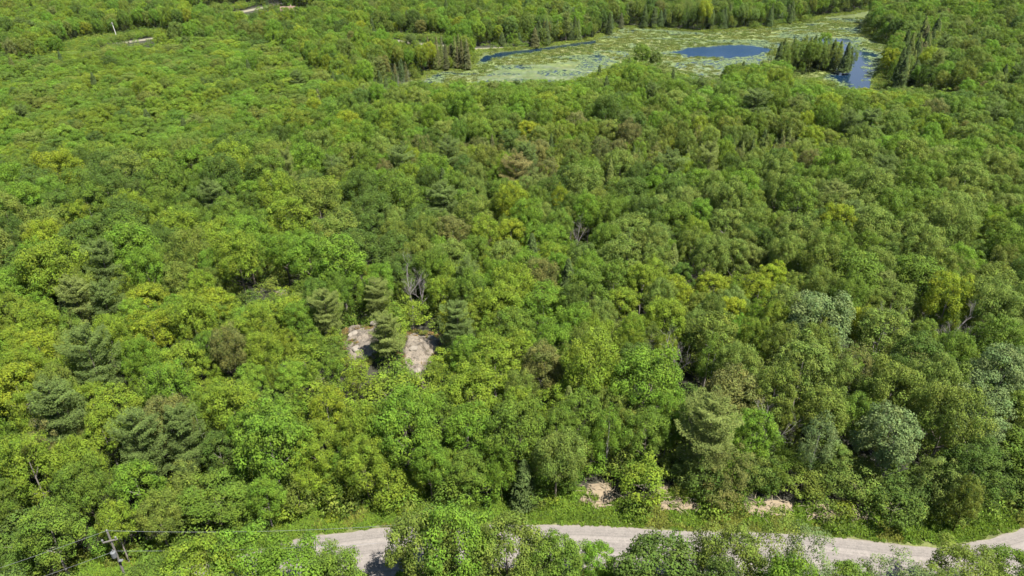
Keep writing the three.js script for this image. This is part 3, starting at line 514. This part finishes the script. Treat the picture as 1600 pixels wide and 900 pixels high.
{ // sedge tufts and lily pads
  const l = [], pads = [], g = tuft(34, 0.8, 0.9, 0.16);
  for (let n = 0; n < 120000; n++) {
    const x = rr(-48, 225), z = rr(-425, -224); const p = pondD(x, z); if (p > 5) continue; if (p > 0) { if (l.length < 12000) { const s = rr(0.6, 1.3); l.push([x, height(x, z) - 0.05, z, s, s * rr(0.5, 1), vary([0.15, 0.20, 0.035], 0.25)]); } continue; }
    const b = bogLevel(x, z);
    if (b > 0.06 && l.length < 12000 && signed(paleBog, x, z) > -2 && rnd() < 0.55) { const s = rr(0.5, 1.3); l.push([x, -0.35, z, s, s * rr(0.4, 0.9), vary(fbm(x / 18, z / 12) > 0.05 ? [0.125, 0.155, 0.035] : [0.10, 0.14, 0.03], 0.2)]); }
    else if (b > -0.75 && b < (signed(paleBog, x, z) < 0 && rnd() < 0.4 ? 0.5 : 0.02) && pads.length < 30000 && (b > -0.5 || rnd() < 0.35)) { const s = rr(0.22, 0.5); pads.push([x, -0.385 + Math.max(0, Math.min(b, 0.1)) * 0.5 + rnd() * 0.03, z, s, s * 0.6, vary([0.088, 0.120, 0.048], 0.22)]); }
  }
  instanced('sedge', 'yellowish sedge growing on the bog mat', g, plain, l);
  const P = new Leaves();
  for (let k = 0; k < 5; k++) { const a = k * 1.3, q = k ? 1.1 : 0; P.leaf(Math.cos(a) * q, 0.0, Math.sin(a) * q, rr(-0.15, 0.15), 1, rr(-0.15, 0.15), 1.3, 1.1, [1, 1, 1], Math.cos(a * 3), 0, Math.sin(a * 3)); }
  instanced('lily_pads', 'pale lily pads floating on the pond', P.geometry(), new THREE.MeshPhysicalMaterial({ roughness: 0.7, specularIntensity: 0.3, side: THREE.DoubleSide }), pads);
}

// ---------------------------------------------------------------- bare rock on the knoll
{
  const tx = tile(fbm, 12), t2 = tile(noise, 60);
  const map = canvasTex(512, (u, v) => { const k = 0.8 + 0.4 * tx(u, v) + 0.3 * t2(u, v), li = smooth(0.0, 0.3, tx((u + 0.37) % 1, (v + 0.61) % 1) + 0.35 * t2(v, u)); return [lerp(0.140, 0.060, li) * k, lerp(0.115, 0.046, li) * k, lerp(0.087, 0.03, li) * k]; }, 7);
  const m = new THREE.MeshStandardMaterial({ map, roughness: 0.95 });
  const words = ['pale bare rock slab left of the yellowish pine in the wood', 'pale bare rock slab with dry moss right of the yellowish pine', 'small bare rock patch among trees below the left slab', 'smallest bare rock patch in a gap below the left slab', 'small pale rock patch in a tree gap up left of the slabs'];
  clearings.forEach((poly, i) => {
    let xa = 1e9, xb = -1e9, za = 1e9, zb = -1e9; for (const [x, z] of poly) { xa = Math.min(xa, x - 1.5); xb = Math.max(xb, x + 1.5); za = Math.min(za, z - 1.5); zb = Math.max(zb, z + 1.5); }
    const N = 44, pos = [], uv = [], idx = [], fx = (xb - xa) / N, fz = (zb - za) / N;
    for (let j = 0; j <= N; j++) for (let k = 0; k <= N; k++) {
      const x = xa + k * fx, z = za + j * fz, s = signed(poly, x, z) + 0.9 * fbm(x / 1.6, z / 1.6);
      const step = Math.floor((z + 0.5 * x + 2 * fbm(x / 4, z / 4)) / 1.7); // broken ledges
      pos.push(x, height(x, z) + 0.25 + 0.6 * hash(step, i) + 0.35 * fbm(x / 1.1, z / 1.1) - 1.4 * smooth(-0.5, 1.2, s), z); uv.push(x, z);
    }
    for (let j = 0; j < N; j++) for (let k = 0; k < N; k++) { const a = j * (N + 1) + k; idx.push(a, a + N + 1, a + 1, a + 1, a + N + 1, a + N + 2); }
    const g = new THREE.BufferGeometry(); g.setAttribute('position', new THREE.Float32BufferAttribute(pos, 3)); g.setAttribute('uv', new THREE.Float32BufferAttribute(uv, 2)); g.setIndex(idx); g.computeVertexNormals();
    tag(add(new THREE.Mesh(g, m), 'rock_outcrop'), words[i], 'rock outcrop');
  });
}

{ // dry grass in the cracks of the rock, and loose blocks
  const l = [];
  for (let n = 0; n < 4000 && l.length < 420; n++) { const k = clearings[n % 2], x = rr(-25, -9), z = rr(-89, -73), q = signed(k, x, z); if (q > 0.9 || (q < -0.2 && fbm(x / 1.2 + 4, z / 1.2) < 0.08)) continue; const s = rr(0.35, 0.8); l.push([x, height(x, z) + 0.3, z, s, s, vary(rnd() < 0.5 ? [0.22, 0.16, 0.06] : [0.13, 0.15, 0.03], 0.25)]); }
  instanced('dry_grass', 'dry brown grass and moss on the bare rock slabs', tuft(50, 0.6, 0.5, 0.1), plain, l);
  const stone = mat([0.15, 0.13, 0.105], 0.95), where = ['on the left rock slab, uppermost', 'in the middle of the left rock slab', 'at the foot of the left rock slab', 'on the right rock slab, uppermost', 'in the middle of the right rock slab', 'at the foot of the right rock slab'];
  [[-20.2, -87.4], [-22.6, -84], [-21.2, -79.4], [-11.4, -83.8], [-13.6, -80.2], [-12.6, -76.4]].forEach(([x, z], i) => {
    const g = new THREE.IcosahedronGeometry(0.55, 2), p = g.attributes.position;
    for (let k = 0; k < p.count; k++) { const a = p.getX(k), b = p.getY(k), c = p.getZ(k), f = 1 + 0.35 * noise(a * 2.3 + i * 7, b * 2.3 + c * 1.7); p.setXYZ(k, Math.round(a * f * 6) / 6 * 1.2, b * f * 0.7, c * f); }
    g.computeVertexNormals(); const o = new THREE.Mesh(g, stone); o.position.set(x, height(x, z) + 0.75, z); o.rotation.y = i;
    tag(add(o, 'boulder'), 'loose grey block of stone ' + where[i], 'boulder', 'loose blocks on the rock slabs');
  });
}
// ---------------------------------------------------------------- power line along the road
{
  const wood = mat([0.10, 0.09, 0.08], 0.95), steel = mat([0.085, 0.09, 0.095], 0.7), porcelain = mat([0.12, 0.12, 0.115], 0.5);
  const pole = (x, z, h, label) => {
    const g = new THREE.Group(); g.position.set(x, height(x, z), z);
    part(g, 'pole', new THREE.CylinderGeometry(0.085, 0.14, h + 1, 12).translate(0, h / 2 - 0.5, 0), wood);
    part(g, 'crossarm', new THREE.BoxGeometry(1.2, 0.1, 0.09).translate(0, h - 0.95, 0.14), wood).rotation.y = 0.35;
    for (const q of [[0, h + 0.1, 0], [-0.5, h - 0.8, 0.31], [0.5, h - 0.8, -0.03]]) part(g, 'insulator', new THREE.LatheGeometry([[0, 0], [0.06, 0], [0.1, 0.06], [0.05, 0.1], [0.09, 0.15], [0.04, 0.22], [0, 0.23]].map(p => new THREE.Vector2(...p)), 10).translate(...q), porcelain);
    const t = part(g, 'transformer', new THREE.LatheGeometry([[0, 0], [0.2, 0], [0.22, 0.05], [0.22, 0.6], [0.235, 0.63], [0.17, 0.7], [0, 0.72]].map(p => new THREE.Vector2(...p)), 16).translate(0.1, h - 2.7, 0.42), steel);
    part(t, 'bushing', new THREE.CylinderGeometry(0.04, 0.06, 0.25, 8).translate(0.14, h - 1.87, 0.42), porcelain);
    part(g, 'bracket', new THREE.BoxGeometry(0.34, 0.06, 0.26).translate(0.35, h - 3.4, 0.2), steel);
    return tag(add(g, 'utility_pole'), label, 'utility pole');
  };
  pole(-35.4, -43, 11, 'grey wooden utility pole with a transformer in a dark tree gap');
  const wire = (a, b, sag, label) => {
    const pts = []; for (let i = 0; i <= 24; i++) { const t = i / 24; pts.push(new THREE.Vector3(lerp(a[0], b[0], t), lerp(a[1], b[1], t) - sag * 4 * t * (1 - t), lerp(a[2], b[2], t))); }
    tag(add(new THREE.Mesh(new THREE.TubeGeometry(new THREE.CatmullRomCurve3(pts), 48, 0.011, 5), mat([0.12, 0.125, 0.135], 0.6)), 'power_line'), label, 'power line', 'wires on the utility pole');
  };
  wire([-35.4, 11.2, -43], [-4.6, 11, -44.4], 0.7, 'top thin wire running right from the utility pole above the trees');
  wire([-35.2, 8.6, -43], [-4.6, 9, -44.2], 0.5, 'lower thick wire running right from the utility pole');
  wire([-35.4, 11.2, -43], [-62, 11, -30.5], 0.6, 'thin wire running down left from the pole top');
  wire([-35.6, 8.5, -43], [-62, 8.6, -30.3], 0.5, 'lower wire running down left from the utility pole');
  { const g = new THREE.Group(), x = -175.9, z = -328; g.position.set(x, height(x, z), z); part(g, 'pole', new THREE.CylinderGeometry(0.13, 0.17, 8.6, 10).translate(0, 3.8, 0), mat([0.4, 0.39, 0.37], 0.8)); part(g, 'crossarm', new THREE.BoxGeometry(1.8, 0.14, 0.14).translate(0, 7.4, 0.16), wood); g.rotation.z = 0.09; tag(add(g, 'utility_pole'), 'leaning white pole beside the pale dirt track far off', 'utility pole'); }
}
{ // the far house: low, white walls, brown gabled roof
  const g = new THREE.Group(); g.position.set(house[0], height(...house), house[1]); g.rotation.y = 0.25;
  const white = mat([0.4, 0.39, 0.36], 0.8), roofM = mat([0.11, 0.07, 0.05], 0.9), glass = mat([0.03, 0.04, 0.05], 0.15), frame = mat([0.7, 0.7, 0.68], 0.6);
  part(g, 'wall', new THREE.BoxGeometry(7, 3.2, 6).translate(0, 1.6, 0), white);
  const s = new THREE.Shape([[-3.6, 3.05], [3.6, 3.05], [0, 5.2]].map(p => new THREE.Vector2(...p)));
  const roof = part(g, 'roof', new THREE.ExtrudeGeometry(s, { depth: 8, bevelEnabled: false }).translate(0, 0, -4).rotateY(Math.PI / 2), roofM);
  part(roof, 'chimney', new THREE.BoxGeometry(0.6, 1.4, 0.6).translate(1.6, 5, -0.8), mat([0.3, 0.2, 0.17]));
  for (const x of [-2.2, 2.2]) { const w = part(g, 'window', new THREE.BoxGeometry(1.3, 1.2, 0.1).translate(x, 1.8, 3.02), frame); part(w, 'pane', new THREE.BoxGeometry(1.1, 1, 0.06).translate(x, 1.8, 3.06), glass); }
  part(g, 'door', new THREE.BoxGeometry(0.95, 2.1, 0.1).translate(0.1, 1.05, 3.03), mat([0.2, 0.12, 0.08], 0.6));
  tag(add(g, 'house'), 'small far house with brown roof and white wall among trees', 'house');
}
scene.fog = new THREE.FogExp2(0xc8d8e8, 0.000012); // thin summer haze
renderer.render(scene, camera);
